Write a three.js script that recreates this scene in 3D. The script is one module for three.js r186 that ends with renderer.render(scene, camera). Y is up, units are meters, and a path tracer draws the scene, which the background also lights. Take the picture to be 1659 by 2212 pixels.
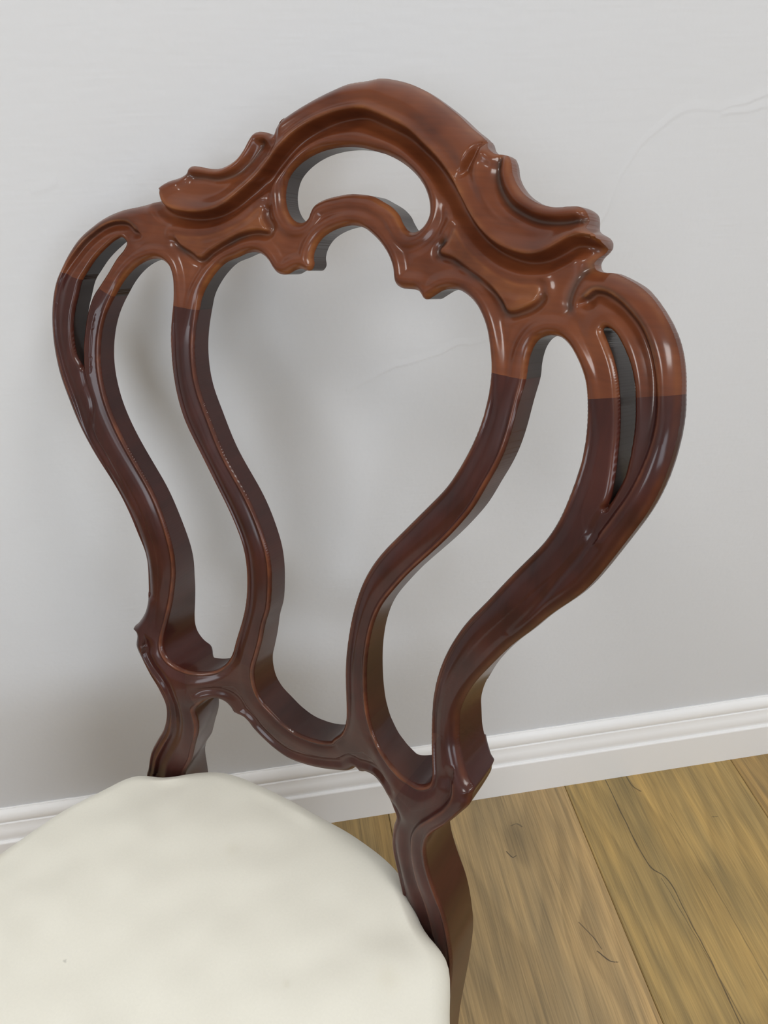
import * as THREE from 'three';
import { RectAreaLightUniformsLib } from 'three/addons/lights/RectAreaLightUniformsLib.js';
import { mergeGeometries } from 'three/addons/utils/BufferGeometryUtils.js';
import { ImprovedNoise } from 'three/addons/math/ImprovedNoise.js';

// ------------------------------------------------------------ camera, sky, lights, exposure
const scene = new THREE.Scene();
const camera = new THREE.PerspectiveCamera(69.86, 1659 / 2212, 0.05, 40);
camera.position.set(0, 0.9525, 0.6189);
camera.rotation.set(-0.61157, -0.14877, -0.02158, 'YXZ');
const renderer = new THREE.WebGLRenderer({ antialias: true });
renderer.toneMapping = THREE.LinearToneMapping;
renderer.toneMappingExposure = 1.0;
renderer.shadowMap.enabled = true;
scene.background = new THREE.Color(0.55, 0.68, 0.9);
scene.backgroundIntensity = 1.0;
RectAreaLightUniformsLib.init();

// the room (metres): the chair stands against the wall z = 0
const ROOM = { x0: -2.3, x1: 2.5, z0: 0, z1: 3.7, h: 2.45 };
function daylight(x, y, z, w, h, tx, ty, tz, color, power) {
  const l = new THREE.RectAreaLight(color, power, w, h);
  l.position.set(x, y, z); l.lookAt(tx, ty, tz); scene.add(l);
}
const WIN_A = { x: -1.05, y: 1.5, w: 1.5, h: 1.35 };      // in the wall behind the camera
const WIN_B = { x: 1.45, y: 1.5, w: 1.0, h: 1.35 };
daylight(WIN_A.x, WIN_A.y, ROOM.z1 - 0.02, WIN_A.w - 0.1, WIN_A.h - 0.1, WIN_A.x, WIN_A.y, 0, new THREE.Color(0.9, 0.95, 1.0), 6.0);
daylight(WIN_B.x, WIN_B.y, ROOM.z1 - 0.02, WIN_B.w - 0.1, WIN_B.h - 0.1, WIN_B.x, WIN_B.y, 0, new THREE.Color(0.86, 0.93, 1.0), 5.0);
const CEILING_LIGHTS = [[-0.75, 1.15], [0.95, 1.15]];
for (const [x, z] of CEILING_LIGHTS) daylight(x, ROOM.h - 0.045, z, 0.56, 0.56, x, 0, z + 0.0001, new THREE.Color(1.0, 0.985, 0.97), 13.5);

// ------------------------------------------------------------ helpers
const noise = new ImprovedNoise();
const clamp = (x, a = 0, b = 1) => Math.min(b, Math.max(a, x));
const sm = (a, b, x) => { const t = clamp((x - a) / (b - a)); return t * t * (3 - 2 * t); };
const gauss = (x, w) => Math.exp(-(x / w) * (x / w));
function rng(seed) { let s = seed >>> 0; return () => { s = (s + 0x6d2b79f5) >>> 0; let t = Math.imul(s ^ (s >>> 15), 1 | s); t = (t + Math.imul(t ^ (t >>> 7), 61 | t)) ^ t; return ((t ^ (t >>> 14)) >>> 0) / 4294967296; }; }
const fbm = (x, y, z, n = 4) => { let a = 0, k = 0.5; for (let i = 0; i < n; i++) { a += k * noise.noise(x, y, z); x *= 2.03; y *= 2.03; z += 7.1; k *= 0.5; } return a; };
function mesh(name, geometry, material, parent) {
  const m = new THREE.Mesh(geometry, material); m.name = name; m.castShadow = m.receiveShadow = true; (parent || scene).add(m); return m;
}
function struct(name, geometry, material, parent) { const m = mesh(name, geometry, material, parent); if (!parent) m.userData.kind = 'structure'; return m; }
function box(x0, y0, z0, x1, y1, z1) { const g = new THREE.BoxGeometry(x1 - x0, y1 - y0, z1 - z0); g.translate((x0 + x1) / 2, (y0 + y1) / 2, (z0 + z1) / 2); return g; }
function texture(w, h, fn, srgb = true) {
  const d = new Uint8Array(w * h * 4);
  for (let j = 0; j < h; j++) for (let i = 0; i < w; i++) { const c = fn(i, j); const k = (j * w + i) * 4; d[k] = clamp(c[0], 0, 255); d[k + 1] = clamp(c[1], 0, 255); d[k + 2] = clamp(c[2], 0, 255); d[k + 3] = 255; }
  const t = new THREE.DataTexture(d, w, h); t.magFilter = THREE.LinearFilter; t.minFilter = THREE.LinearMipmapLinearFilter; t.generateMipmaps = true; t.wrapS = t.wrapT = THREE.RepeatWrapping;
  if (srgb) t.colorSpace = THREE.SRGBColorSpace; t.needsUpdate = true; return t;
}

// ------------------------------------------------------------ room shell
// plaster: roller stipple, filled cracks and trowel ridges, as relief only (uv in metres, 1.2 m per repeat)
const cracks = [
  [[0.06, 0.655], [0.083, 0.664], [0.105, 0.675], [0.13, 0.679], [0.165, 0.69], [0.2, 0.694], [0.235, 0.697]],
  [[0.262, 0.75], [0.278, 0.78], [0.289, 0.80], [0.297, 0.828], [0.312, 0.85], [0.33, 0.868], [0.352, 0.876], [0.374, 0.872], [0.4, 0.879], [0.425, 0.884]],
  [[0.375, 0.868], [0.398, 0.872], [0.42, 0.873]],
  [[-0.168, 0.838], [-0.156, 0.84], [-0.148, 0.845]],
  [[0.3, 0.53], [0.35, 0.54], [0.39, 0.535]],
];
const WT = 1400, WX0 = -0.6, WSPAN = 1.4;
const wallBump = (() => {
  const a = new Float32Array(WT * WT), r = rng(5);
  for (let j = 0; j < WT; j++) for (let i = 0; i < WT; i++) {
    const x = i / WT * WSPAN, y = j / WT * WSPAN;
    a[j * WT + i] = 0.42 + 0.05 * fbm(x * 14, y * 14, 1, 3) + 0.03 * fbm(x * 160, y * 160, 3, 2) + 0.015 * noise.noise(x * 30, y * 500, 9);
  }
  for (const c of cracks) for (let s = 0; s + 1 < c.length; s++) {
    const n = 260;
    for (let k = 0; k < n; k++) {
      const f = k / n, px = (c[s][0] + (c[s + 1][0] - c[s][0]) * f - WX0) / WSPAN * WT, py = (c[s][1] + (c[s + 1][1] - c[s][1]) * f) / WSPAN * WT;
      const wob = 3 * noise.noise(px * 0.05, py * 0.05, 2), amp = 0.07 * (0.5 + 0.8 * Math.abs(noise.noise(px * 0.02, py * 0.02, 7)));
      for (let dy = -5; dy <= 5; dy++) { const jj = Math.round(py + wob) + dy, ii = Math.round(px); if (jj >= 0 && jj < WT && ii >= 0 && ii < WT) a[jj * WT + ii] = Math.max(a[jj * WT + ii], 0.42 + amp * (dy > 0 ? 1 - dy / 6 : 1 + dy / 2.2)); }
    }
  }
  return texture(WT, WT, (i, j) => { const v = a[j * WT + i] * 255; return [v, v, v]; }, false);
})();
const wallPaint = new THREE.MeshStandardMaterial({ color: new THREE.Color(0.65, 0.66, 0.678), roughness: 0.75, bumpMap: wallBump, bumpScale: 0.004 });
const plainPaint = new THREE.MeshStandardMaterial({ color: new THREE.Color(0.7, 0.69, 0.67), roughness: 0.85 });
const whitePaint = new THREE.MeshStandardMaterial({ color: new THREE.Color(0.85, 0.85, 0.85), roughness: 0.35 });
const { x0, x1, z1, h: RH } = ROOM, T = 0.15;
{
  const g = box(x0 - T, -0.1, -T, x1 + T, RH + 0.1, 0), p = g.attributes.position, uv = g.attributes.uv;
  for (let i = 0; i < p.count; i++) uv.setXY(i, (p.getX(i) - WX0) / WSPAN, p.getY(i) / WSPAN);
  struct('wall_back', g, wallPaint);
}
struct('wall_left', box(x0 - T, -0.1, 0, x0, RH + 0.1, z1 + T), plainPaint);
struct('wall_right', box(x1, -0.1, 0, x1 + T, RH + 0.1, z1 + T), plainPaint);
struct('ceiling', box(x0 - T, RH, -T, x1 + T, RH + 0.15, z1 + T), plainPaint);
{ // the wall behind the camera, with its two window openings
  const parts = [], za = z1, zb = z1 + T, win = [WIN_A, WIN_B];
  const ylo = WIN_A.y - WIN_A.h / 2, yhi = WIN_A.y + WIN_A.h / 2;
  parts.push(box(x0, 0, za, x1, ylo, zb), box(x0, yhi, za, x1, RH, zb));
  let x = x0; for (const w of win) { parts.push(box(x, ylo, za, w.x - w.w / 2, yhi, zb)); x = w.x + w.w / 2; }
  parts.push(box(x, ylo, za, x1, yhi, zb));
  struct('wall_front', mergeGeometries(parts), plainPaint);
  win.forEach((w, i) => {
    const a = w.x - w.w / 2, b = w.x + w.w / 2, f = [], t = 0.05, zf = z1 + 0.05;
    f.push(box(a, ylo, zf, a + t, yhi, zf + 0.06), box(b - t, ylo, zf, b, yhi, zf + 0.06), box(a, ylo, zf, b, ylo + t, zf + 0.06), box(a, yhi - t, zf, b, yhi, zf + 0.06), box(w.x - 0.02, ylo, zf, w.x + 0.02, yhi, zf + 0.06));
    struct('window_' + (i + 1), mergeGeometries(f), whitePaint);
  });
}
{ // skirting board: flat face, bead, ogee and rounded top, swept along the wall
  const s = new THREE.Shape(), H = 0.1195;
  s.moveTo(0, 0); s.lineTo(0.0165, 0); s.lineTo(0.0165, 0.0665); s.quadraticCurveTo(0.0163, 0.0692, 0.0142, 0.0694); s.lineTo(0.0128, 0.0694); s.lineTo(0.0126, 0.0712);
  s.bezierCurveTo(0.0134, 0.0790, 0.0124, 0.0835, 0.0104, 0.0885); s.quadraticCurveTo(0.0088, 0.0930, 0.0084, 0.0972); s.lineTo(0.0066, 0.0978); s.lineTo(0.0066, 0.0994);
  s.bezierCurveTo(0.0094, 0.1010, 0.0098, 0.1080, 0.0080, 0.1120); s.quadraticCurveTo(0.0062, 0.1165, 0.0030, H - 0.0006); s.lineTo(0.0, H); s.closePath();
  const run = (len) => new THREE.ExtrudeGeometry(s, { depth: len, bevelEnabled: false, curveSegments: 10 });
  const g = run(x1 - x0); g.rotateY(-Math.PI / 2); g.scale(1, 1, 1); g.translate(x1, 0, 0);
  const m = struct('baseboard_back', g, whitePaint);
  // a thin ragged bead of filler along its top edge
  const r = rng(3), pts = []; for (let x = -1.2; x <= 1.6; x += 0.006) pts.push(new THREE.Vector3(x, H - 0.0002 + (r() - 0.5) * 0.0007, 0.0007));
  mesh('sealant_bead', new THREE.TubeGeometry(new THREE.CatmullRomCurve3(pts), pts.length * 2, 0.0013, 5), whitePaint, m);
  const gl = run(z1 - 0.02); gl.translate(x0, 0, 0.02); struct('baseboard_left', gl, whitePaint);
  const gr = run(z1 - 0.02); gr.scale(-1, 1, 1); { const ix = gr.index; const p = gr.attributes.position, n = gr.attributes.normal; for (let i = 0; i < p.count; i += 3) { for (const at of [p, n, gr.attributes.uv]) { const k = at.itemSize; for (let c = 0; c < k; c++) { const t = at.array[(i + 1) * k + c]; at.array[(i + 1) * k + c] = at.array[(i + 2) * k + c]; at.array[(i + 2) * k + c] = t; } } } }
  gr.translate(x1, 0, 0.02); struct('baseboard_right', gr, whitePaint);
}

// two flush square ceiling lights
CEILING_LIGHTS.forEach(([x, z], i) => {
  const o = new THREE.Group(); o.name = 'ceiling_light' + (i ? '_001' : ''); o.position.set(x, RH, z); scene.add(o);
  o.userData = { label: i ? 'square flush ceiling light over the right half of the room' : 'square flush ceiling light over the left half of the room', category: 'light' };
  const f = []; for (const [a, b, c, d] of [[-0.3, -0.3, 0.3, -0.285], [-0.3, 0.285, 0.3, 0.3], [-0.3, -0.285, -0.285, 0.285], [0.285, -0.285, 0.3, 0.285]]) f.push(box(a, -0.04, b, c, 0, d));
  mesh('frame', mergeGeometries(f), whitePaint, o);
  mesh('diffuser', box(-0.285, -0.03, -0.285, 0.285, -0.02, 0.285), new THREE.MeshStandardMaterial({ color: 0xffffff, emissive: new THREE.Color(1, 0.96, 0.9), emissiveIntensity: 2.5, roughness: 0.6 }), o);
});

// ------------------------------------------------------------ floor: wide oak-look planks running away from the wall
const PW = 0.2625, PL = 1.85;
function plankTexture(seed, tint, lines, knots, x00, z00) {
  const W = 560, H = 1500, r = rng(seed), cx = 0.09 + 0.09 * r(), ph = r() * 50;
  const len = 0.75;                                             // metres of plank per repeat
  const crack = new Float32Array(W * H);
  const px = (x) => (x - x00) / PW * W, pz = (z) => (z - z00) / len * H;
  for (const L of lines) L.s = spline(L.p, false, 0.006);
  for (const L of lines) for (let s = 0; s + 1 < L.s.length; s++) {
    const [ax, az] = L.s[s], [bx, bz] = L.s[s + 1], n = 60;
    for (let k = 0; k < n; k++) {
      const f = k / n, x = px(ax + (bx - ax) * f), z = pz(az + (bz - az) * f), w = 1.4 * (L.w || 1.6) * (0.6 + 0.6 * Math.abs(noise.noise(x * 0.03, z * 0.02, seed)));
      const wx = x + 3 * noise.noise(z * 0.02, seed, 4);
      for (let dx = -4; dx <= 4; dx++) { const i = Math.round(wx) + dx, j = Math.round(z); if (i >= 0 && i < W && j >= 0 && j < H) crack[j * W + i] = Math.max(crack[j * W + i], 1.25 * (L.a || 0.7) * clamp(1.2 - Math.abs(i - wx) / w)); }
    }
  }
  return texture(W, H, (i, j) => {
    const x = i / W * PW, z = j / H * len;
    let bend = 0, kd = 0;
    for (const [kx, kz, kr] of knots) { const dx = x - (kx - x00), dz = (z - (kz - z00)) * 0.45, q = (dx * dx + dz * dz) / (kr * kr); bend += 0.5 * Math.exp(-q) ; kd += Math.exp(-q * 5); }
    const c = (x - cx) * 22;
    const field = c * c * 0.5 + z * 5 + bend * 1.5 + 1.6 * fbm(x * 9, z * 3, ph, 3);
    const ringF = field - Math.floor(field), ring = sm(0, 0.75, ringF) * (1 - sm(0.86, 1, ringF));
    const streak = fbm(x * 170, z * 5, ph + 3, 3), fine = noise.noise(x * 900, z * 22, ph + 9), broad = fbm(x * 22, z * 1.6, ph + 20, 3), mott = fbm(x * 14, z * 9, ph + 31, 3);
    const pore = Math.max(0, noise.noise(x * 700, z * 45, ph + 13) - 0.42) * 1.3;
    let v = 1 + 0.09 * (ring - 0.5) + 0.17 * streak + 0.12 * fine + 0.13 * broad + 0.12 * mott - pore * 0.2 - kd * 0.09;
    v *= 1 - 0.62 * crack[j * W + i];
    const warm = 0.9 * broad + 0.5 * mott + 0.3 * streak;
    return [tint[0] * v + 8 * warm, tint[1] * v, tint[2] * v - 9 * warm + 5 * crack[j * W + i]];
  });
}
const floorBase = new THREE.MeshStandardMaterial({ color: new THREE.Color(0.06, 0.045, 0.03), roughness: 0.9 });
const floor = struct('floor', box(x0 - T, -0.12, -T, x1 + T, -0.011, z1 + T), floorBase);
{
  const spec = [
    { tint: [164, 139, 98], lines: [{ p: [[0.235, 0.095], [0.242, 0.105], [0.247, 0.103]], a: 0.6, w: 1.6 }, { p: [[0.253, 0.06], [0.262, 0.058], [0.268, 0.064]], a: 0.35, w: 3 }, { p: [[0.297, 0.2], [0.309, 0.222], [0.312, 0.235]], a: 0.6, w: 1.3 }, { p: [[0.306, 0.236], [0.318, 0.25], [0.326, 0.252]], a: 0.7, w: 2 }], knots: [[0.25, 0.075, 0.03], [0.3, 0.22, 0.03]] },
    { tint: [159, 134, 84], lines: [{ p: [[0.412, 0.0], [0.414, 0.125], [0.418, 0.15], [0.431, 0.165], [0.434, 0.22], [0.436, 0.27], [0.434, 0.34], [0.435, 0.5]], a: 0.6, w: 1.8 }, { p: [[0.425, 0.165], [0.428, 0.2], [0.437, 0.3], [0.44, 0.42]], a: 0.4, w: 1.2 }, { p: [[0.445, 0.01], [0.447, 0.03], [0.455, 0.04]], a: 0.5, w: 2.2 }, { p: [[0.48, 0.08], [0.486, 0.18], [0.49, 0.3]], a: 0.25, w: 1.5 }, { p: [[0.535, 0.095], [0.543, 0.096]], a: 0.5, w: 1.6 }], knots: [[0.44, 0.11, 0.035], [0.43, 0.04, 0.03]] },
    { tint: [154, 127, 80], lines: [], knots: [[0.7, 0.05, 0.04]] },
    { tint: [162, 135, 90], lines: [{ p: [[0.0, 0.1], [0.004, 0.3]], a: 0.4 }], knots: [[0.0, 0.3, 0.03]] },
  ];
  const first = Math.floor((x0 - 0.35) / PW), last = Math.ceil((x1 - 0.35) / PW), mats = [];
  for (let k = 0; k < 4; k++) {
    const at = [-1, 0, 1, -2][k];
    const tx = plankTexture(11 + k * 7, spec[k].tint, spec[k].lines, spec[k].knots, 0.35 + at * PW, 0);
    mats.push(new THREE.MeshStandardMaterial({ map: tx, roughness: 0.42, bumpMap: tx, bumpScale: 0.0004 }));
  }
  const geos = new Map();
  const plank = (w, l) => {                                     // top face with a small bevel to every edge
    const key = w.toFixed(3) + l.toFixed(3); if (geos.has(key)) return geos.get(key);
    const b = 0.0011, s = new THREE.Shape(); s.moveTo(0, -0.012); s.lineTo(w, -0.012); s.lineTo(w, -b); s.lineTo(w - b, 0); s.lineTo(b, 0); s.lineTo(0, -b); s.closePath();
    const g = new THREE.ExtrudeGeometry(s, { depth: l, bevelEnabled: false });
    const p = g.attributes.position, uv = g.attributes.uv; for (let i = 0; i < p.count; i++) uv.setXY(i, p.getX(i) / PW, p.getZ(i) / 0.75);
    geos.set(key, g); return g;
  };
  const pick = (i) => (i === -1 ? 0 : i === 0 ? 1 : i === 1 ? 2 : ((i % 4) + 4) % 4 === 1 ? 3 : ((i * 7 % 4) + 4) % 4);
  for (let i = first; i < last; i++) {
    const xa = Math.max(x0, 0.35 + i * PW) + 0.0003, xb = Math.min(x1, 0.35 + (i + 1) * PW) - 0.0003; if (xb - xa < 0.02) continue;
    const off = [1.15, 1.62, 1.38, 0.95][((i % 4) + 4) % 4];
    let z = 0.004, n = 0;
    while (z < z1 - 0.02) {
      const e = Math.min(z1 - 0.004, n === 0 ? off : z + PL);
      const m = mesh('plank', plank(xb - xa, e - z - 0.0006), mats[n === 0 ? pick(i) : (pick(i) + n) % 4], floor); m.position.set(xa, 0, z);
      z = e; n++;
    }
  }
}

// ------------------------------------------------------------ the chair
const O = new THREE.Vector3(-0.02261, 0.48, 0.24637), CY = -0.690462, RAKE = 0.271632;
const U = new THREE.Vector3(Math.cos(CY), 0, -Math.sin(CY)), FWD = new THREE.Vector3(Math.sin(CY), 0, Math.cos(CY));
const V = new THREE.Vector3(0, Math.cos(RAKE), 0).addScaledVector(FWD, -Math.sin(RAKE)), N0 = FWD.clone().multiplyScalar(Math.cos(RAKE)).add(new THREE.Vector3(0, Math.sin(RAKE), 0));
const chair = new THREE.Group(); chair.name = 'side_chair'; chair.position.set(O.x, 0, O.z); scene.add(chair);
chair.userData = { label: 'carved mahogany balloon-back side chair with a cream upholstered seat, standing before the pale wall', category: 'chair' };

// reference surface of the back: concave across, bowed and raked upwards, legs swept forward to the seat
const A2 = -0.66236, A3 = -0.636385, B2 = 0.766148, SL = 2 * A2 * -0.3 + 3 * A3 * 0.09;
function bow(u, v) {
  const vv = Math.max(v, -0.1) - 0.2, a = Math.min(Math.abs(u), 0.24);
  return A2 * vv * vv + A3 * vv * vv * vv + B2 * a * a + Math.min(v + 0.1, 0) * SL + 0.021 * (1 - sm(-0.01, 0.085, v)) * sm(0.06, 0.1, Math.abs(u));
}
const tmpN = new THREE.Vector3();
function place(u, v, z, out) {                                  // z metres in front of (+) or behind (-) the surface; chair-local coordinates
  tmpN.copy(N0).addScaledVector(U, -2 * B2 * u * sm(0.02, 0.1, v)).normalize();
  const w = bow(u, v);
  return out.set(0, O.y, 0).addScaledVector(U, u).addScaledVector(V, v).addScaledVector(N0, w).addScaledVector(tmpN, z);
}
const legness = (u, v) => Math.max(sm(0.096, 0.116, Math.abs(u)), sm(0.07, 0.085, Math.abs(u)) * (1 - sm(-0.03, -0.012, v)));
const thick = (u, v) => { const leg = legness(u, v); const a = 0.020 + 0.010 * (1 - sm(0.0, 0.15, v)); return a + leg * ((1 - sm(0.02, 0.19, v)) * 0.016 - (1 - sm(-0.4, -0.12, v)) * 0.012); };

// outlines of the carved back, in tenths of a millimetre across and up
const parse = (s) => s.trim().split(' ').map((q) => q.split(',').map((t) => Number(t) / 1e4));
const raw = {
  outer: '-1584,433 -1543,496 -1497,591 -1476,680 -1446,1102 -1466,1222 -1505,1321 -1538,1420 -1612,1586 -1707,1743 -1815,1895 -1922,2069 -1992,2211 -2052,2352 -2105,2476 -2146,2623 -2172,2750 -2190,2896 -2194,3052 -2183,3150 -2150,3260 -2112,3359 -2056,3461 -1969,3556 -1898,3616 -1795,3674 -1659,3720 -1562,3756 -1517,3784 -1511,3794 -1511,3835 -1501,3865 -1464,3904 -1389,3938 -1359,3961 -1344,3999 -1317,4016 -1255,4019 -1158,4013 -1097,4021 -1043,4048 -993,4092 -961,4152 -941,4220 -923,4256 -886,4272 -823,4271 -773,4261 -767,4303 -754,4339 -716,4376 -644,4433 -554,4494 -454,4551 -351,4598 -220,4623 -133,4641 -20,4633 97,4611 219,4571 347,4514 477,4447 594,4378 676,4335 709,4311 742,4277 789,4249 831,4248 873,4240 903,4204 926,4157 968,4106 1027,4058 1101,4023 1172,4005 1246,4001 1323,4012 1380,4014 1417,3995 1437,3954 1448,3921 1484,3902 1517,3890 1537,3869 1543,3840 1531,3808 1512,3777 1507,3746 1524,3724 1576,3715 1632,3719 1705,3701 1780,3674 1854,3632 1915,3582 1971,3526 2020,3464 2059,3397 2092,3319 2121,3225 2142,3148 2157,3058 2162,2972 2162,2883 2153,2796 2138,2705 2110,2608 2076,2516 1922,2131 1843,2014 1747,1880 1680,1759 1605,1651 1526,1515 1459,1382 1374,1209 1315,1035 1288,864 1306,786 1329,665 1371,587 1416,513 1471,460 1519,429 1518,380 1521,325 1470,221 1388,75 1312,-44 1272,-146 1259,-276 1289,-456 1337,-590 1389,-707 1455,-845 1503,-990 1540,-1152',
  leg_r_in: '1155,-1155 1109,-1090 1079,-991 1042,-845 1005,-686 973,-547 962,-426 972,-285 995,-161 990,-120 964,-77 920,-40 858,-31 765,-70 652,-123 586,-146 554,-170 513,-179 492,-159 410,-254 318,-313 162,-393 -11,-455 -186,-481 -325,-448 -445,-382 -554,-294 -592,-245 -630,-216 -676,-194 -712,-167 -732,-105 -767,-43 -812,-15 -869,-30 -922,-83 -963,-151 -957,-230 -953,-319 -968,-434 -1028,-631 -1088,-819 -1189,-1053',
  leg_l_out: '-1613,-1250 -1586,-1173 -1506,-908 -1408,-705 -1316,-530 -1263,-376 -1238,-238 -1242,-151 -1288,-31 -1373,81 -1463,200 -1531,300 -1545,406',
  center: '-1060,3112 -1054,3205 -1030,3282 -983,3370 -922,3441 -836,3488 -769,3524 -708,3537 -652,3527 -602,3497 -560,3458 -522,3433 -478,3426 -437,3435 -396,3463 -352,3479 -309,3474 -280,3478 -263,3510 -280,3559 -278,3615 -252,3673 -207,3716 -136,3755 -51,3779 32,3774 107,3743 179,3700 253,3637 303,3572 333,3505 353,3482 401,3466 454,3469 509,3469 534,3453 560,3431 586,3429 628,3460 671,3492 719,3508 780,3511 848,3489 909,3452 968,3395 1013,3334 1049,3265 1086,3180 1108,3117 1122,3049 1130,2957 1127,2862 1110,2761 1086,2664 992,2419 914,2299 806,2142 693,1977 606,1850 529,1711 469,1561 428,1399 398,1222 380,1042 369,843 375,659 385,486 388,319 376,225 339,123 266,19 248,-14 142,-78 19,-115 -118,-122 -238,-82 -340,-13 -426,56 -480,149 -501,271 -493,387 -457,513 -422,634 -396,734 -363,907 -330,986 -308,1199 -310,1381 -334,1513 -377,1624 -449,1772 -534,1903 -645,2038 -756,2183 -843,2332 -902,2441 -964,2547 -1009,2656 -1046,2804 -1062,2934 -1063,3028',
  gap_l: '-1718,3105 -1677,3201 -1626,3283 -1562,3348 -1499,3385 -1443,3400 -1387,3392 -1338,3359 -1303,3299 -1280,3219 -1263,3114 -1259,3016 -1244,2885 -1221,2754 -1191,2623 -1146,2482 -1079,2333 -1029,2259 -905,2080 -782,1898 -686,1755 -603,1606 -548,1471 -523,1310 -522,1150 -540,978 -583,805 -642,618 -687,454 -737,350 -801,281 -873,252 -963,240 -1047,234 -1136,244 -1212,275 -1263,329 -1284,391 -1284,473 -1261,630 -1235,763 -1180,1037 -1175,1205 -1200,1360 -1258,1555 -1332,1727 -1445,1899 -1546,2047 -1634,2195 -1691,2312 -1717,2376 -1761,2523 -1784,2660 -1788,2799 -1777,2918 -1751,3028',
  slit_l: '-1718,3505 -1762,3487 -1829,3420 -1890,3341 -1939,3250 -1972,3179 -1990,3061 -2003,2953 -2002,2845 -1987,2748 -1964,2662 -1935,2616 -1906,2580 -1906,2641 -1912,2720 -1910,2819 -1904,2918 -1890,3018 -1867,3098 -1832,3165 -1782,3262 -1735,3362 -1689,3433 -1679,3476',
  gap_r: '1325,3123 1313,3182 1309,3240 1315,3293 1336,3337 1371,3362 1409,3372 1458,3371 1511,3345 1564,3299 1617,3240 1659,3179 1692,3106 1714,3043 1735,2962 1748,2879 1751,2784 1744,2677 1730,2573 1714,2473 1658,2311 1575,2166 1480,1997 1379,1807 1279,1630 1207,1459 1154,1290 1123,1125 1110,949 1118,767 1151,598 1188,464 1212,388 1215,325 1185,274 1123,236 1037,231 924,236 821,228 729,230 654,296 600,427 568,588 552,752 546,931 556,1110 579,1274 626,1443 705,1592 803,1757 919,1921 1038,2091 1138,2258 1195,2372 1230,2492 1260,2563 1295,2684 1311,2800 1316,2918 1315,3017 1322,3072',
  slit_r: '1677,3453 1716,3399 1766,3334 1810,3262 1843,3187 1875,3099 1905,2989 1926,2876 1942,2766 1947,2680 1943,2639 1937,2610 1955,2650 1974,2719 1990,2797 1991,2868 1984,2957 1968,3055 1947,3132 1918,3219 1882,3291 1842,3350 1797,3401 1756,3441 1720,3461 1690,3466',
  oval: '-448,3752 -495,3769 -545,3815 -580,3880 -595,3947 -591,4016 -559,4078 -505,4134 -429,4182 -338,4214 -232,4232 -131,4233 -53,4223 44,4208 154,4176 256,4130 339,4075 403,4011 444,3946 460,3887 445,3834 410,3796 371,3783 330,3796 285,3835 251,3871 190,3909 116,3936 39,3959 -28,3963 -118,3959 -195,3942 -297,3908 -357,3868 -373,3824 -378,3790 -403,3761',
  s_ridge: '-1467,3826 -1426,3777 -1366,3748 -1284,3738 -1170,3743 -1051,3774 -969,3822 -877,3906 -791,4001 -729,4101 -677,4190 -612,4272 -525,4342 -424,4398 -308,4438 -165,4458 -30,4429 78,4398 201,4356 332,4284 451,4214 576,4121 681,4021 799,3908 925,3823 1054,3777 1180,3764 1264,3786 1331,3828 1387,3868 1443,3881 1503,3880 1561,3867',
  r_mid: '737,4256 714,4198 735,4125 792,4047 866,3972 960,3908 1059,3865 1177,3846',
  r_grv: '831,4215 842,4142 889,4064 972,3990 1071,3947 1181,3922 1297,3925 1421,3948',
  r_crease: '708,4309 687,4246 652,4148 633,4118',
  l_grv: '-1359,3980 -1324,3959 -1266,3951 -1200,3957 -1084,3958 -970,4000 -906,4063 -860,4145 -829,4208',
  l_crease: '-728,4274 -727,4196 -733,4136',
  panel_l: '-1317,3571 -1227,3573 -1123,3586 -1013,3620 -919,3668 -810,3737 -726,3816 -683,3738 -636,3683 -728,3672 -846,3632 -938,3573 -1029,3504 -1092,3451 -1163,3478 -1280,3526',
  panel_r: '675,3831 779,3743 900,3675 1023,3625 1147,3598 1280,3601 1287,3536 1143,3453 1080,3504 970,3577 843,3634 717,3681 613,3702 651,3761',
  curl_l: '-1864,3596 -1777,3630 -1702,3620 -1630,3579 -1610,3535',
  curl_r: '1551,3595 1580,3627 1632,3633 1714,3608 1803,3556 1878,3497 1947,3412 1999,3319 2042,3211 2070,3106 2082,2981 2073,2869 2046,2733 1997,2591 1952,2472',
  curl_ll: '-1628,3570 -1689,3608 -1772,3607 -1850,3579 -1923,3524 -1993,3450 -2060,3347 -2109,3255 -2144,3155 -2151,3019 -2146,2903 -2126,2757 -2088,2612 -2041,2477 -1974,2322 -1879,2079 -1762,1884 -1650,1695 -1543,1501 -1478,1331 -1446,1162 -1437,966 -1444,818',
  leg_grv_r: '1383,415 1400,331 1368,224 1282,81 1205,-47 1156,-188 1147,-306 1177,-540 1231,-727 1297,-871 1351,-1031 1400,-1202',
  leg_grv_l: '-1444,322 -1444,266 -1376,159 -1255,33 -1196,-127 -1190,-304 -1234,-509 -1340,-731 -1450,-962 -1517,-1181',
  notch_r: '1516,3745 1471,3640 1461,3562 1474,3518',
  tail_r: '1937,2610 1912,2525 1890,2387 1790,2148 1686,1911 1564,1693',
  tail_l: '-1906,2580 -1875,2473 -1817,2327 -1821,2112 -1700,1919 -1555,1688 -1460,1505',
  seamline: '-2171,3223 -1973,3188 -1836,3155 -1718,3105 -1263,3114 -1060,3112 1108,3117 1325,3123 1692,3106 1853,3155 1933,3174 2128,3234',
  rail_r: '387,327 570,409',
  rail_l: '-1049,244 -969,23',
};
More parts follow.
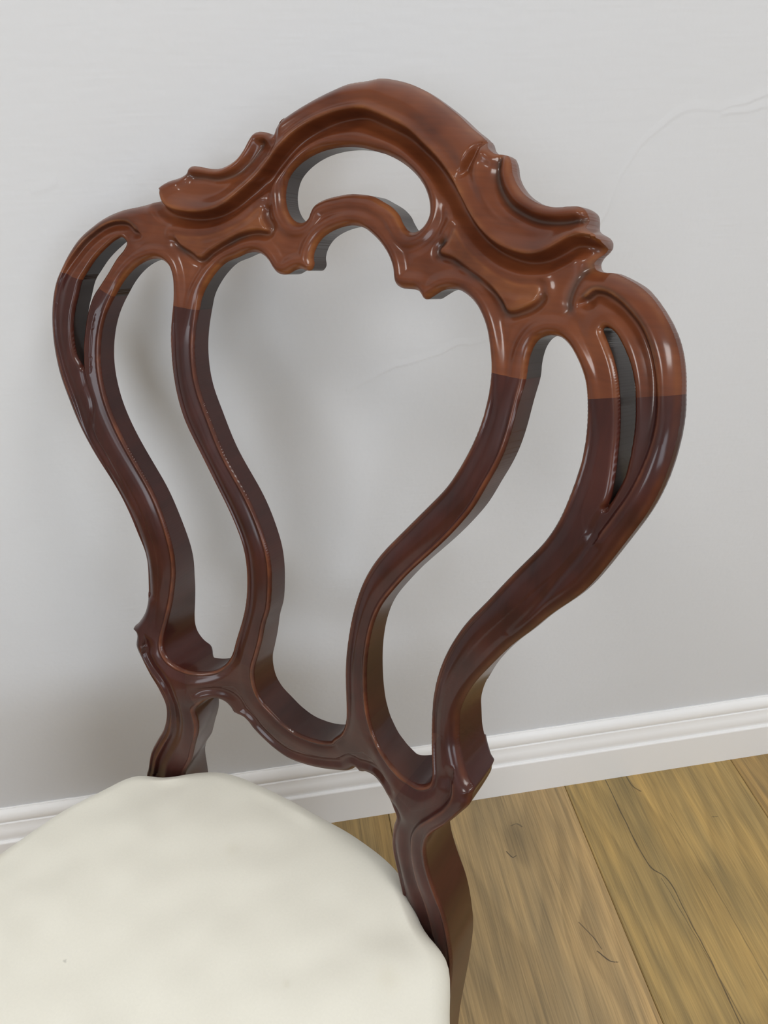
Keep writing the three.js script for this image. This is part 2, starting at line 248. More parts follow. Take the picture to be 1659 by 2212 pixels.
function spline(pts, closed, step = 0.0014) {                   // centripetal Catmull-Rom, resampled
  const c = new THREE.CatmullRomCurve3(pts.map(([x, y]) => new THREE.Vector3(x, y, 0)), closed, 'centripetal');
  const out = [], n = pts.length;
  const segs = closed ? n : n - 1;
  for (let i = 0; i < segs; i++) {
    const a = pts[i], b = pts[(i + 1) % n], m = Math.max(1, Math.ceil(Math.hypot(a[0] - b[0], a[1] - b[1]) / step));
    for (let k = 0; k < m; k++) { const p = c.getPoint((i + k / m) / segs); out.push([p.x, p.y]); }
  }
  if (!closed) out.push(pts[n - 1]);
  return out;
}
function smooth(pts, lo = 0.05, hi = 0.30) {            // evens out the long curves of the uprights
  const n = pts.length, out = pts.map((p) => [...p]);
  for (let it = 0; it < 46; it++) { const src = out.map((p) => [...p]); for (let i = 0; i < n; i++) { const w = 0.5 * sm(lo, lo + 0.03, src[i][1]) * (1 - sm(hi, hi + 0.02, src[i][1])); if (w <= 0) continue; const a = src[(i + n - 1) % n], b = src[(i + 1) % n]; const turn = ((src[i][0] - a[0]) * (b[0] - src[i][0]) + (src[i][1] - a[1]) * (b[1] - src[i][1])); if (turn < 0) continue; for (const c of [0, 1]) out[i][c] += w * ((a[c] + b[c]) / 2 - src[i][c]); } }
  return out;
}
const outerPts = [...parse(raw.outer), [0.158, -0.14], [0.158, -0.25], [0.151, -0.4715], [0.124, -0.4715], [0.121, -0.25], [0.119, -0.14], ...parse(raw.leg_r_in), [-0.121, -0.14], [-0.121, -0.25], [-0.124, -0.4715], [-0.151, -0.4715], [-0.158, -0.25], [-0.160, -0.16], ...parse(raw.leg_l_out)];
const loops = [smooth(spline(outerPts, true))];
for (const k of ['center', 'gap_l', 'gap_r', 'slit_l', 'slit_r', 'oval']) loops.push(k[0] === 's' ? spline(parse(raw[k]), true) : smooth(spline(parse(raw[k]), true)));
const line = (k) => spline(parse(raw[k]), false);

const CELL = 0.0006, GU0 = -0.2265, GV0 = -0.476, NU = Math.ceil(0.453 / CELL) + 1, NV = Math.ceil(0.946 / CELL) + 1;
const NN = NU * NV, uOf = (i) => GU0 + i * CELL, vOf = (j) => GV0 + j * CELL;
function distanceField(polys, band, tags) {                     // unsigned distance (m) within the band; optional nearest polyline number and side
  const d = new Float32Array(NN).fill(band), tag = tags ? new Int8Array(NN) : null, side = tags ? null : new Int8Array(NN);
  polys.forEach(({ pts, closed }, pi) => {
    const n = pts.length;
    for (let s = 0; s < (closed ? n : n - 1); s++) {
      const [ax, ay] = pts[s], [bx, by] = pts[(s + 1) % n], dx = bx - ax, dy = by - ay, l2 = dx * dx + dy * dy || 1e-12;
      const i0 = Math.max(0, Math.floor((Math.min(ax, bx) - band - GU0) / CELL)), i1 = Math.min(NU - 1, Math.ceil((Math.max(ax, bx) + band - GU0) / CELL));
      const j0 = Math.max(0, Math.floor((Math.min(ay, by) - band - GV0) / CELL)), j1 = Math.min(NV - 1, Math.ceil((Math.max(ay, by) + band - GV0) / CELL));
      for (let j = j0; j <= j1; j++) for (let i = i0; i <= i1; i++) {
        const x = uOf(i) - ax, y = vOf(j) - ay, t = clamp((x * dx + y * dy) / l2), ex = x - t * dx, ey = y - t * dy, q = Math.sqrt(ex * ex + ey * ey), k = j * NU + i;
        if (q < d[k]) { d[k] = q; if (tag) tag[k] = pi; else side[k] = dx * y - dy * x > 0 ? 1 : -1; }
      }
    }
  });
  return { d, tag, side };
}
function insideOf(polys) {                                      // even-odd scanline fill
  const inside = new Uint8Array(NN);
  for (let j = 0; j < NV; j++) {
    const y = vOf(j) + 1e-7, xs = [];
    for (const pts of polys) for (let s = 0, n = pts.length; s < n; s++) { const a = pts[s], b = pts[(s + 1) % n]; if ((a[1] > y) !== (b[1] > y)) xs.push(a[0] + (y - a[1]) / (b[1] - a[1]) * (b[0] - a[0])); }
    xs.sort((p, q) => p - q);
    for (let k = 0; k + 1 < xs.length; k += 2) for (let i = Math.max(0, Math.ceil((xs[k] - GU0) / CELL)); i <= Math.min(NU - 1, (xs[k + 1] - GU0) / CELL); i++) inside[j * NU + i] = 1;
  }
  return inside;
}
const edge = distanceField(loops.map((pts) => ({ pts, closed: true })), 0.022, true), inWood = insideOf(loops);
const phi = new Float32Array(NN); for (let k = 0; k < NN; k++) phi[k] = inWood[k] ? edge.d[k] : -edge.d[k];
// carved lines
const open = (k, band) => distanceField([{ pts: line(k), closed: false }], band);
const ridge = open('s_ridge', 0.03), rMid = open('r_mid', 0.012), rGrv = open('r_grv', 0.012), lGrv = open('l_grv', 0.012), rCre = open('r_crease', 0.01), lCre = open('l_crease', 0.01);
const curlR = open('curl_r', 0.012), curlLL = open('curl_ll', 0.012), notchR = open('notch_r', 0.01), tailR = open('tail_r', 0.008), tailL = open('tail_l', 0.008), legR = open('leg_grv_r', 0.014), legL = open('leg_grv_l', 0.014);
const panel = (k) => { const pts = spline(parse(raw[k]), true); const f = distanceField([{ pts, closed: true }], 0.014, true), ins = insideOf([pts]); const o = new Float32Array(NN); for (let i = 0; i < NN; i++) o[i] = ins[i] ? f.d[i] : -f.d[i]; return o; };
const panL = panel('panel_l'), panR = panel('panel_r');

// relief (mm) of the carving over the reference surface, and wear of the polish along its arrises
const lipProfile = (d) => (d < 1.9 ? -2.0 + 2.0 * (1 - (1 - d / 1.9) ** 2) : -1.0 * sm(2.0, 3.3, d) + 2.3 * Math.sin(Math.PI / 2 * clamp((d - 3.3) / 7.5)));
const rollProfile = (d) => (d < 5.5 ? -4.2 + 5.8 * (1 - (1 - d / 5.5) ** 2) ** 0.8 : 1.6 - 2.7 * sm(5.5, 11, d) + 0.9 * sm(11, 16, d));
const outProfile = (d, r = 5) => (d < r ? -r + r * Math.max(0, 1 - (1 - d / r) ** 2) ** 0.8 : 0);
const relief = new Float32Array(NN), wear = new Float32Array(NN), grime = new Float32Array(NN);
for (let j = 0; j < NV; j++) for (let i = 0; i < NU; i++) {
  const k = j * NU + i; if (phi[k] < -0.003) continue;
  const u = uOf(i), v = vOf(j), d = Math.max(0, phi[k]) * 1000, t = edge.tag[k], crest = sm(0.288, 0.335, v);
  let h = 0, w = 0;
  const outer = t === 0 && !(v < 0.02 && Math.abs(u) < 0.1);
  if (t === 4 || t === 5) h = outProfile(d, 3.0) + 1.1 * (1 - crest) + crest * (0.5 - 0.9 * sm(5, 12, d));
  else if (outer) h = (1 - sm(-0.02, 0.05, v)) * lipProfile(d) + sm(-0.02, 0.05, v) * (outProfile(d, 7.5) + 1.0 * (1 - crest));
  else if (t === 0) h = lipProfile(d) * sm(0.088, 0.1, Math.abs(u)) + (rollProfile(d) * 1.05 + 0.8 * sm(11, 15, d)) * (1 - sm(0.088, 0.1, Math.abs(u)));
  else h = lipProfile(d) * (1 - crest) + rollProfile(d) * crest;
  if (!outer) w += 0.75 * gauss(d - 1.2, 0.9) * (t === 4 || t === 5 ? 0.4 : 1); else w += 0.35 * gauss(d - 1, 1.0);
  // outer stiles: quirk between the inner roll and the outer roll
  for (const [q, inner] of [[curlR, -1], [curlLL, 1]]) {
    const e = q.d[k] * 1000, dp = 1.6 + 3.0 * crest;
    if (e < 11.9) { if (q.side[k] === inner) { h -= dp * sm(0, 1.7, e) * (1 - sm(2.2, 9 , e)); } else { h += 0.6 * gauss(e - 3, 2.4); w += 0.6 * gauss(e - 0.5, 0.9); } }
  }
  for (const [q, hollow] of [[legR, -1], [legL, 1]]) {
    const e = q.d[k] * 1000;
    if (e < 13.9) { if (q.side[k] === hollow) h -= 3.4 * sm(0, 2.2, e) * (1 - sm(3, 13.5, e)); else w += 0.4 * gauss(e - 0.6, 1.0); }
  }
  for (const q of [tailR, tailL]) { const e = q.d[k] * 1000; if (e < 8) h -= 1.3 * gauss(e, 1.8) * sm(0.15, 0.2, v); }
  { const e = notchR.d[k] * 1000; h -= 2.0 * gauss(e, 2.6); }
  // the crest
  const ds = ridge.d[k] * 1000;
  if (v > 0.34 && ds < 30) {
    if (ridge.side[k] > 0) {
      const uR = 0.0655 + (v - 0.42) * 0.39, crown = sm(-0.0737, -0.0715, u) * (1 - sm(-0.0011, 0.0011, u - uR)), right = u > 0;
      let shell;
      if (right) shell = 6.2 - 4.2 * sm(0, 8, ds) + 3.4 * gauss(rMid.d[k] * 1000, 4.0) * (1 - sm(0.078, 0.108, u)) - 4.2 * gauss(rGrv.d[k] * 1000, 2.8) + 1.6 * (1 - sm(3, 8, d));
      else { const tip = sm(-0.148, -0.118, u); shell = 6.8 - 7.6 * sm(0, 11, ds) - 2.2 * (0.3 + 0.7 * tip) * gauss(lGrv.d[k] * 1000, 2.6) + (4.4 * tip + 0.4 * (1 - tip)) * (1 - sm(2.5, 8.5, d)) * sm(2, 9, ds); }
      const cr = 7.0 - 2.2 * sm(0, 4, ds) + 3.0 * sm(4, 11, ds);
      h = crown * (cr + 0.9) + (1 - crown) * shell - 2.0 * gauss(rCre.d[k] * 1000, 1.1) - 1.4 * gauss(lCre.d[k] * 1000, 1.0) + outProfile(d, crown > 0.5 ? 9 : 4.2);
      w += 0.35 * gauss(ds, 1.6);
    } else {
      h += 7.0 * (1 - sm(0, 4.6, ds)) - 5.0 * sm(0.4, 5.0, ds) * (1 - sm(6, 13, ds)) + 1.2 * gauss(ds - 13, 3.2);
      w += 0.6 * gauss(ds, 0.8);
    }
  }
  for (const q of [panL, panR]) { const e = q[k] * 1000; if (e > -13) { const low = q === panL ? sm(17.5, 22, ds) : sm(20.5, 26, ds); h += (0.9 + 1.3 * low) * sm(-0.9, 0.7, e) - 2.8 * low * gauss(e + 2.4, 2.2) * (1 - sm(-0.9, 0.7, e)) + (1 - low) * 1.3 * gauss(e + 5.5, 2.4) * sm(-13, -9, e); w += 0.45 * gauss(e - 0.6, 0.8) + 0.32 * sm(0.3, 2, e); } }
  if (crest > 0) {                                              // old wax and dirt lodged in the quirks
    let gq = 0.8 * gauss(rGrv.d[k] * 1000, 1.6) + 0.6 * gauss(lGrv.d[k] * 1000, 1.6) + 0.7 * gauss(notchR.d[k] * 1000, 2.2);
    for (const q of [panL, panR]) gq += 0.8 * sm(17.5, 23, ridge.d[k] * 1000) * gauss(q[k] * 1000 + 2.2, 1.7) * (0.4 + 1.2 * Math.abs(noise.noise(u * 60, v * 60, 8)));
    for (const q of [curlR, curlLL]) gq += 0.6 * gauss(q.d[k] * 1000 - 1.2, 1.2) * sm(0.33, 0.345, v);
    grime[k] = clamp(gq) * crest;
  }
  relief[k] = h / 1000; wear[k] = clamp(w);
}

for (let pass = 0; pass < 7; pass++) {                            // ease the tool marks where two cuts meet
  const src = relief.slice();
  for (let j = 1; j + 1 < NV; j++) { if (pass && vOf(j) < 0.3) continue; for (let i = 1; i + 1 < NU; i++) { const k = j * NU + i; const e = sm(0.0022, 0.0042, phi[k]); if (e <= 0) continue; relief[k] = src[k] * (1 - 0.6 * e) + 0.15 * e * (src[k - 1] + src[k + 1] + src[k - NU] + src[k + NU]); } }
}
// the front is cut along the outlines (marching squares), split along the joints, and walled to the back
const seam = parse(raw.seamline), railR = parse(raw.rail_r), railL = parse(raw.rail_l);
const seamV = (u) => { for (let i = 0; i + 1 < seam.length; i++) if (u <= seam[i + 1][0] || i + 2 === seam.length) { const f = clamp((u - seam[i][0]) / (seam[i + 1][0] - seam[i][0])); return seam[i][1] + f * (seam[i + 1][1] - seam[i][1]); } };
const sideOf = ([a, b], u, v) => ((b[0] - a[0]) * (v - a[1]) - (b[1] - a[1]) * (u - a[0])) / Math.hypot(b[0] - a[0], b[1] - a[1]);
const mirror = (l) => [[-l[1][0], l[1][1]], [-l[0][0], l[0][1]]];
const railTopR = railR, railTopL = mirror(railR), endL = railL, endR = [[-railL[0][0], railL[0][1]], [-railL[1][0], railL[1][1]]];
const midGap = (v) => { const g = raw; return 0; };
const crestF = (u, v) => v - seamV(u);
const railF = (u, v) => {                                       // positive on the cross rail between the legs
  if (Math.abs(u) > 0.13 || v > 0.075) return -1;
  const end = u < 0 ? sideOf(endL, u, v) : -sideOf(endR, u, v);
  const top = u < -0.02 ? -sideOf(railTopL, u, v) : u > 0.02 ? -sideOf(railTopR, u, v) : 1;
  return Math.min(end, top);
};
const gapCentre = (v) => {                                      // middle of the gap between splat and stile
  const tab = [[-0.5, 0.1], [0.03, 0.1], [0.06, 0.092], [0.1, 0.083], [0.13, 0.083], [0.16, 0.094], [0.2, 0.113], [0.24, 0.136], [0.28, 0.15], [0.34, 0.143]];
  for (let i = 0; i + 1 < tab.length; i++) if (v <= tab[i + 1][0]) { const f = (v - tab[i][0]) / (tab[i + 1][0] - tab[i][0]); return tab[i][1] + f * (tab[i + 1][1] - tab[i][1]); }
  return 0.143;
};
const outerEdge = (u, v) => { const i = Math.round((u - GU0) / CELL), j = Math.round((v - GV0) / CELL); return edge.tag[clamp(j, 0, NV - 1) * NU + clamp(i, 0, NU - 1)] === 0 && (v > 0.05 || (v > 0.022 && Math.abs(u) > 0.138)); };
const deepOf = (u, v) => 0.0022 * gauss(v - 0.041, 0.012) * sm(0.138, 0.15, Math.abs(u)) + 0.010 * sm(0.11, 0.2, v) * (1 - 0.75 * sm(0.36, 0.368, v) * sm(0.115, 0.125, Math.abs(u)));
const PART = ['crest_rail', 'cross_rail', 'stile', 'stile', 'splat', 'splat'];
const partOf = (u, v) => crestF(u, v) > 0 ? 0 : railF(u, v) > 0 ? 1 : Math.abs(u) > gapCentre(v) || v < 0.02 ? (u < 0 ? 2 : 3) : (u < 0 ? 4 : 5);
const vert = { u: [], v: [], h: [], w: [], b: [] }, tris = [[], [], [], [], [], []], rims = [[], [], [], [], [], []];
const addV = (u, v, h, w, b) => { vert.u.push(u); vert.v.push(v); vert.h.push(h); vert.w.push(w); vert.b.push(b); return vert.u.length - 1; };
const nodeId = new Map(), cutId = new Map(), splitId = new Map();
const node = (k) => { let id = nodeId.get(k); if (id === undefined) { id = addV(uOf(k % NU), vOf((k / NU) | 0), relief[k], wear[k], 0); nodeId.set(k, id); } return id; };
const cut = (a, b) => { if (a > b) [a, b] = [b, a]; const key = a * 4 + (b - a === 1 ? 0 : 1); let id = cutId.get(key); if (id === undefined) { const f = phi[a] / (phi[a] - phi[b]), mix = (A) => A[a] + f * (A[b] - A[a]); id = addV(uOf(a % NU) + (b - a === 1 ? f * CELL : 0), vOf((a / NU) | 0) + (b - a === 1 ? 0 : f * CELL), mix(relief), mix(wear), 1); cutId.set(key, id); } return id; };
function clipPoly(poly, f) {                                    // part of the polygon where f > 0
  const out = [];
  for (let i = 0; i < poly.length; i++) {
    const a = poly[i], b = poly[(i + 1) % poly.length], fa = f[i], fb = f[(i + 1) % poly.length];
    if (fa > 0) out.push(a);
    if ((fa > 0) !== (fb > 0)) {
      const lo = Math.min(a, b), hi = Math.max(a, b), key = lo * 4194304 + hi; let id = splitId.get(key);
      if (id === undefined) { const flo = a < b ? fa : fb, fhi = a < b ? fb : fa, t = flo / (flo - fhi), m = (A) => A[lo] + t * (A[hi] - A[lo]); id = addV(m(vert.u), m(vert.v), m(vert.h), m(vert.w), vert.b[lo] && vert.b[hi] ? 1 : 0); splitId.set(key, id); }
      out.push(id);
    }
  }
  return out;
}
function emit(poly) {
  if (poly.length < 3) return;
  let u = 0, v = 0; for (const q of poly) { u += vert.u[q]; v += vert.v[q]; }
  const part = partOf(u / poly.length, v / poly.length);
  for (let i = 1; i + 1 < poly.length; i++) tris[part].push(poly[0], poly[i], poly[i + 1]);
  for (let i = 0; i < poly.length; i++) { const a = poly[i], b = poly[(i + 1) % poly.length]; if (vert.b[a] && vert.b[b]) rims[part].push(a, b); }
}
for (let j = 0; j + 1 < NV; j++) for (let i = 0; i + 1 < NU; i++) {
  const q = [j * NU + i, j * NU + i + 1, (j + 1) * NU + i + 1, (j + 1) * NU + i];
  const s = q.map((k) => phi[k] > 0); if (!s[0] && !s[1] && !s[2] && !s[3]) continue;
  let poly = [];
  for (let e = 0; e < 4; e++) { const a = q[e], b = q[(e + 1) % 4]; if (s[e]) poly.push(node(a)); if (s[e] !== s[(e + 1) % 4]) poly.push(cut(a, b)); }
  let work = [poly];
  for (const F of [crestF, railF]) {
    const next = [];
    for (const pl of work) {
      const f = pl.map((id) => F(vert.u[id], vert.v[id]) || 1e-9);
      if (f.every((x) => x > 0) || f.every((x) => x <= 0)) next.push(pl); else { next.push(clipPoly(pl, f)); next.push(clipPoly(pl, f.map((x) => -x))); }
    }
    work = next;
  }
  work.forEach(emit);
}
// positions and normals of the whole front before it is parted
const NVT = vert.u.length, front = new Float32Array(NVT * 3), fnorm = new Float32Array(NVT * 3), P = new THREE.Vector3(), Q = new THREE.Vector3();
for (let i = 0; i < NVT; i++) place(vert.u[i], vert.v[i], vert.h[i], P).toArray(front, i * 3);
for (const t of tris) for (let i = 0; i < t.length; i += 3) {
  const [a, b, c] = [t[i] * 3, t[i + 1] * 3, t[i + 2] * 3];
  const ux = front[b] - front[a], uy = front[b + 1] - front[a + 1], uz = front[b + 2] - front[a + 2], wx = front[c] - front[a], wy = front[c + 1] - front[a + 1], wz = front[c + 2] - front[a + 2];
  const nx = uy * wz - uz * wy, ny = uz * wx - ux * wz, nz = ux * wy - uy * wx;
  for (const k of [a, b, c]) { fnorm[k] += nx; fnorm[k + 1] += ny; fnorm[k + 2] += nz; }
}
function gradPhi(u, v) {
  const s = (x, y) => { const fi = clamp((x - GU0) / CELL, 0, NU - 1.001), fj = clamp((y - GV0) / CELL, 0, NV - 1.001), i = fi | 0, j = fj | 0, a = fi - i, b = fj - j, k = j * NU + i; return (phi[k] * (1 - a) + phi[k + 1] * a) * (1 - b) + (phi[k + NU] * (1 - a) + phi[k + NU + 1] * a) * b; };
  const e = CELL * 1.6; const g = [s(u + e, v) - s(u - e, v), s(u, v + e) - s(u, v - e)], l = Math.hypot(...g) || 1; return [g[0] / l, g[1] / l];
}
const WOOD = {
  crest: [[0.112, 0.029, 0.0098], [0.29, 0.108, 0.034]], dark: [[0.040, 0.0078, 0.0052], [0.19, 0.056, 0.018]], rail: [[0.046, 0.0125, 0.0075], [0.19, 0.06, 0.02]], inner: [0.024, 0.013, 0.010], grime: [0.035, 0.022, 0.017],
};
function woodColor(part, u, v, z, w, out, at, stain = 0, dirt = 0) {
  let [base, worn] = part === 0 ? WOOD.crest : part === 1 ? WOOD.rail : WOOD.dark;
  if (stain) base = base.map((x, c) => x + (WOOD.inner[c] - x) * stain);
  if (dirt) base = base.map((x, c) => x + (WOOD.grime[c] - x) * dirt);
  const along = part === 0 || part === 1 ? [u * 30, v * 420] : [u * 420, v * 30];
  const n = fbm(along[0], along[1], z * 60 + part * 5, 3), m = fbm(u * 28, v * 28, part * 3 + 1.7, 3), wn = clamp(w * (0.75 + 1.1 * fbm(u * 90, v * 90, 4, 2)));
  const k = 1 + 0.28 * n + 0.85 * m;
  for (let c = 0; c < 3; c++) out[at + c] = Math.max(0.002, (base[c] + (worn[c] - base[c]) * wn * 0.7) * (c === 0 ? k : k * (1 + 0.25 * m)));
}
const woodMat = (rough) => new THREE.MeshPhysicalMaterial({ color: 0xffffff, vertexColors: true, roughness: rough, specularIntensity: 0.3, clearcoat: 0.5, clearcoatRoughness: 0.15 });
const crestMat = woodMat(0.45), darkMat = woodMat(0.42);
const geoms = PART.map((name, part) => {
  const pos = [], nor = [], col = [], idx = [], map = new Map();
  const push = (x, n, c) => { pos.push(x.x, x.y, x.z); nor.push(n[0], n[1], n[2]); col.push(...c); return pos.length / 3 - 1; };
  const c3 = [0, 0, 0];
  for (const id of tris[part]) {
    let k = map.get(id);
    if (k === undefined) {
      const n = [fnorm[id * 3], fnorm[id * 3 + 1], fnorm[id * 3 + 2]], l = Math.hypot(...n) || 1;
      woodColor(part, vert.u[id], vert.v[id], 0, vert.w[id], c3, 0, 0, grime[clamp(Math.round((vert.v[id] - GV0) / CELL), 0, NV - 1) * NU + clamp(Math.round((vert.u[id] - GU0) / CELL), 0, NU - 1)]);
      k = push(P.fromArray(front, id * 3), n.map((x) => x / l), c3); map.set(id, k);
    }
    idx.push(k);
  }
  // back face
  const bmap = new Map(), chamfer = 0.0015;
  for (let i = 0; i < tris[part].length; i += 3) {
    const t3 = [tris[part][i], tris[part][i + 2], tris[part][i + 1]].map((id) => {
      let k = bmap.get(id);
      if (k === undefined) { const u = vert.u[id], v = vert.v[id]; 
        let ins = 0, g = [0, 0];
        const ki = clamp(Math.round((v - GV0) / CELL), 0, NV - 1) * NU + clamp(Math.round((u - GU0) / CELL), 0, NU - 1), dd = Math.max(0, phi[ki]);
        const dist = vert.b[id] ? 0 : dd;
        if (dist < 0.02) { g = gradPhi(u, v); const o = outerEdge(u, v), legIn = legness(u, v) * (1 - sm(-0.02, 0.03, v)) * clamp(g[0] * Math.sign(u)), deep = o ? deepOf(u, v) : 0; ins = (deep ? deep * 0.8586 : chamfer) + legIn * 0.012; ins *= 1 - dist / 0.02; }
        place(u + g[0] * ins, v + g[1] * ins, -thick(u, v), P); woodColor(part, u, v, -0.02, 0, c3, 0); k = push(P, [-N0.x, -N0.y, -N0.z], c3); bmap.set(id, k); }
      return k;
    });
    idx.push(...t3);
  }
  // side walls
  const wmap = new Map(), rows = [0, 0.06, 0.3, 0.5, 0.7, 0.86, 0.95, 1];
  const column = (id) => {
    let cI = wmap.get(id);
    if (cI === undefined) {
      const u = vert.u[id], v = vert.v[id], g = gradPhi(u, v), z0 = vert.h[id], z1 = -thick(u, v);
      const n = new THREE.Vector3().addScaledVector(U, -g[0]).addScaledVector(V, -g[1]); n.addScaledVector(N0, -n.dot(tmpN)).normalize();
      // outer edges are rounded over to the back; the inner faces of the legs are cut in
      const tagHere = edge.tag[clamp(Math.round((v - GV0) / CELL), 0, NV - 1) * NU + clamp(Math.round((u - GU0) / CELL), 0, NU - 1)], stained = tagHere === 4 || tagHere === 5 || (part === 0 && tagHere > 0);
      const isOut = outerEdge(u, v), legIn = legness(u, v) * (1 - sm(-0.02, 0.03, v)) * clamp(g[0] * Math.sign(u));
      const deep = isOut ? deepOf(u, v) : 0, L = rows.length - 1, td = -z1;
      cI = rows.map((f, r) => {
        const z = z0 + (z1 - z0) * f, q = clamp((f - 0.3) / 0.7);
        const ins = deep * (1 - Math.sqrt(1 - Math.min(0.98, q * q))) + legIn * 0.012 * f + (r === L ? chamfer * (deep ? 0 : 1) : 0);
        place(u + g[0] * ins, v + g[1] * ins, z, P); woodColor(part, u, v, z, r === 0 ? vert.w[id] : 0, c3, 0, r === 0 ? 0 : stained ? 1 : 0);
        const nn = n.clone().addScaledVector(N0, -(deep ? deep / td * 2.2 * q : 0) - legIn * 0.3); if (r === 0) nn.addScaledVector(N0, 0.5); if (r === L) nn.addScaledVector(N0, -0.8); nn.normalize();
        return push(P, nn.toArray(), c3);
      });
      wmap.set(id, cI);
    }
    return cI;
  };
  for (let i = 0; i < rims[part].length; i += 2) {
    const A = column(rims[part][i]), B = column(rims[part][i + 1]);
    for (let r = 0; r + 1 < rows.length; r++) idx.push(A[r], A[r + 1], B[r], B[r], A[r + 1], B[r + 1]);
  }
  const g = new THREE.BufferGeometry();
  g.setAttribute('position', new THREE.Float32BufferAttribute(pos, 3)); g.setAttribute('normal', new THREE.Float32BufferAttribute(nor, 3)); g.setAttribute('color', new THREE.Float32BufferAttribute(col, 3)); g.setIndex(idx);
  console.log(name, pos.length / 3, 'vertices', idx.length / 3, 'triangles');
  return g;
});
const crestMesh = mesh(PART[0], geoms[0], crestMat, chair); crestMesh.userData.label = 'orange-brown carved and pierced crest rail with worn scrolls';
mesh(PART[1], geoms[1], darkMat, chair);
mesh(PART[2], geoms[2], darkMat, chair).userData.label = 'left stile and back leg in one curved piece';
mesh(PART[3], geoms[3], darkMat, chair).userData.label = 'right stile and back leg in one curved piece';
mesh(PART[4], geoms[4], darkMat, chair); mesh(PART[5], geoms[5], darkMat, chair);

// seat: domed upholstery over a shaped rail, in chair coordinates (across, forward)
const half = [[0, -0.010], [0.05, -0.009], [0.088, -0.003], [0.112, 0.010], [0.135, 0.027], [0.157, 0.040], [0.172, 0.068], [0.186, 0.100], [0.198, 0.150], [0.212, 0.23], [0.218, 0.30], [0.205, 0.365], [0.165, 0.415], [0.1, 0.44], [0.045, 0.448]];
const SC = [0, 0.20];                                           // centre of the seat
const ring = (() => {
  const pts = [...half, [0, 0.449], ...half.slice(1).reverse().map(([a, b]) => [-a, b])];
  const sp = spline(pts, true, 0.004);
  const M = 240, R = [];
  for (let k = 0; k < M; k++) {                                 // radius by angle
    const an = (k / M) * Math.PI * 2, dx = Math.cos(an), dy = Math.sin(an); let best = 0;
    for (let s = 0; s < sp.length; s++) { const a = sp[s], b = sp[(s + 1) % sp.length], ex = b[0] - a[0], ey = b[1] - a[1], den = dx * ey - dy * ex; if (Math.abs(den) < 1e-12) continue; const px = a[0] - SC[0], py = a[1] - SC[1], t = (px * ey - py * ex) / den, q = (px * dy - py * dx) / den; if (t > 0 && q >= -1e-6 && q <= 1 + 1e-6) best = Math.max(best, t); }
    R.push(best);
  }
  return R;
})();
function radial(rowsOf, uvScale = 1) {                          // rowsOf(k, angle) -> list of [radius, y]; the first row is the pole
  const M = ring.length, pos = [], uv = [], idx = []; let nr = 0;
  for (let k = 0; k <= M; k++) {
    const rows = rowsOf(k % M); nr = rows.length;
    const an = (k / M) * Math.PI * 2;
    rows.forEach(([r, y]) => { const a = SC[0] + Math.cos(an) * r, b = SC[1] + Math.sin(an) * r; P.set(0, y, 0).addScaledVector(U, a).addScaledVector(FWD, b); pos.push(P.x, P.y, P.z); uv.push(a * uvScale, b * uvScale); });
  }
  for (let k = 0; k < M; k++) for (let r = 0; r + 1 < nr; r++) { const a = k * nr + r, b = a + nr; idx.push(a, a + 1, b, b, a + 1, b + 1); }
  const g = new THREE.BufferGeometry(); g.setAttribute('position', new THREE.Float32BufferAttribute(pos, 3)); g.setAttribute('uv', new THREE.Float32BufferAttribute(uv, 2)); g.setIndex(idx); g.computeVertexNormals(); return g;
}
const EDGE = 0.382, DOME = 0.026;
const fabricMap = (() => {
  const S = 1024, r = rng(77), spots = [];
  for (let i = 0; i < 34; i++) spots.push([r(), r(), 0.002 + r() * 0.014, 0.12 + 0.3 * r()]);
  const specks = []; for (let i = 0; i < 30; i++) specks.push([r(), r()]);
  return texture(S, S, (i, j) => {
    const x = i / S, y = j / S; let s = 0; for (const [a, b, q, k] of spots) { const e = ((x - a) ** 2 + (y - b) ** 2) / (q * q); if (e < 6) s += k * Math.exp(-e); }
    let sp = 0; for (const [a, b] of specks) if (Math.hypot(x - a, y - b) < 0.0011) sp = 0.14;
    const wv = 1 + 0.012 * noise.noise(x * 700, y * 700, 1) + 0.02 * fbm(x * 9, y * 9, 5, 3);
    const k = wv * (1 - 0.1 * s) * (1 - sp);
    return [231 * k, (229 - 3 * s) * k, (217 - 12 * s) * k];
  });
})();
const fabric = new THREE.MeshPhysicalMaterial({ map: fabricMap, roughness: 0.95, sheen: 0.3, sheenRoughness: 0.8, sheenColor: new THREE.Color(1, 0.98, 0.93), bumpMap: fabricMap, bumpScale: 0.0004 });
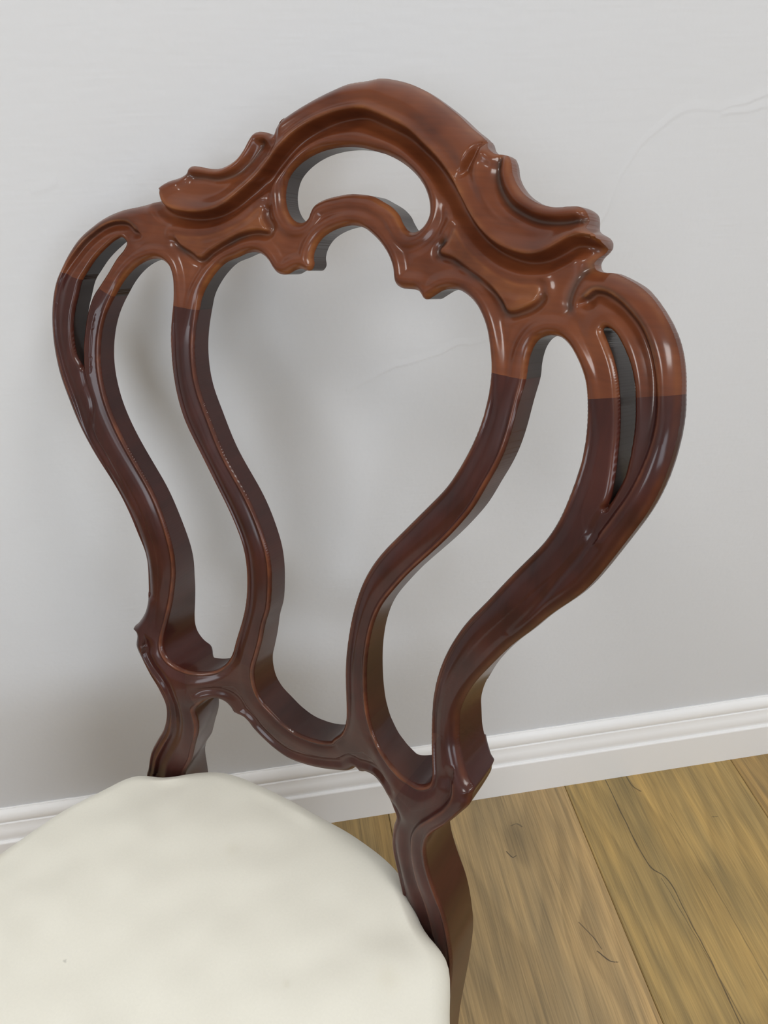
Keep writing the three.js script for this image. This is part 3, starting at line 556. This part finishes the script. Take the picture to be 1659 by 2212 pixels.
const seatRows = (k) => {
  const R = ring[k], an = (k / ring.length) * Math.PI * 2, rows = [];
  const a = Math.cos(an) * R + SC[0], b = Math.sin(an) * R + SC[1];
  const pull = gauss(Math.abs(a) - 0.128, 0.016) * gauss(b - 0.02, 0.03);      // cloth drawn in round the back legs
  const lump = 0.0018 * noise.noise(a * 22, b * 22, 3);
  for (let i = 0; i <= 26; i++) { const f = i / 26 * 0.93; rows.push([R * f, EDGE + DOME * (1 - f ** 2.2) + 0.0016 * noise.noise(Math.cos(an) * f * 7, Math.sin(an) * f * 7, 2) - pull * 0.004 * f ** 6]); }
  const y0 = EDGE + DOME * (1 - 0.93 ** 2.2), r0 = 0.93 * R, er = R * 0.07 + 0.004 - pull * 0.003;
  for (let i = 1; i <= 9; i++) { const t = i / 9 * Math.PI / 2; rows.push([r0 + er * Math.sin(t) + lump * i / 9, y0 - (0.022) * (1 - Math.cos(t)) - 0.002 * Math.sin(t)]); }
  const yb = y0 - 0.024;
  rows.push([R + 0.0045 + lump, yb - 0.012], [R + 0.003 + lump, yb - 0.025], [R - 0.001, yb - 0.04], [R - 0.012, yb - 0.046]);
  return rows;
};
mesh('seat', radial(seatRows), fabric, chair).userData.label = 'cream cloth upholstered seat with faint stains';
const plainWood = new THREE.MeshPhysicalMaterial({ color: new THREE.Color(0.085, 0.025, 0.015), roughness: 0.42, clearcoat: 0.5, clearcoatRoughness: 0.2 });
mesh('seat_rail', radial((k) => { const R = ring[k] - 0.006; return [[R - 0.03, 0.318], [R - 0.004, 0.320], [R, 0.316], [R, 0.300], [R - 0.003, 0.295], [R - 0.003, 0.268], [R - 0.005, 0.265], [R - 0.03, 0.266], [R - 0.03, 0.318]]; }), plainWood, chair);
for (const s of [-1, 1]) {                                      // cabriole front legs
  const pos = [], idx = [], M = 20, K = 30;
  for (let i = 0; i <= K; i++) {
    const t = i / K, y = 0.30 * (1 - t), knee = 0.020 * Math.sin(Math.PI * clamp(t * 1.5)) * (t < 0.667 ? 1 : 0) - 0.012 * Math.sin(Math.PI * clamp((t - 0.55) / 0.45)), r = 0.026 - 0.012 * sm(0, 0.8, t) + 0.007 * sm(0.86, 1, t);
    const a = s * (0.165 + knee * 0.7), b = 0.375 + knee;
    for (let m = 0; m < M; m++) { const an = m / M * Math.PI * 2; P.set(0, y, 0).addScaledVector(U, a + Math.cos(an) * r).addScaledVector(FWD, b + Math.sin(an) * r); pos.push(P.x, P.y, P.z); }
  }
  for (let i = 0; i < K; i++) for (let m = 0; m < M; m++) { const a = i * M + m, b = i * M + (m + 1) % M; idx.push(a, b, a + M, b, b + M, a + M); }
  const c0 = pos.length / 3; P.set(0, 0, 0).addScaledVector(U, s * 0.165).addScaledVector(FWD, 0.375); pos.push(P.x, 0, P.z); for (let m = 0; m < M; m++) idx.push(c0, K * M + m, K * M + (m + 1) % M);
  const g = new THREE.BufferGeometry(); g.setAttribute('position', new THREE.Float32BufferAttribute(pos, 3)); g.setIndex(idx); g.computeVertexNormals();
  mesh('front_leg', g, plainWood, chair);
}
renderer.render(scene, camera);
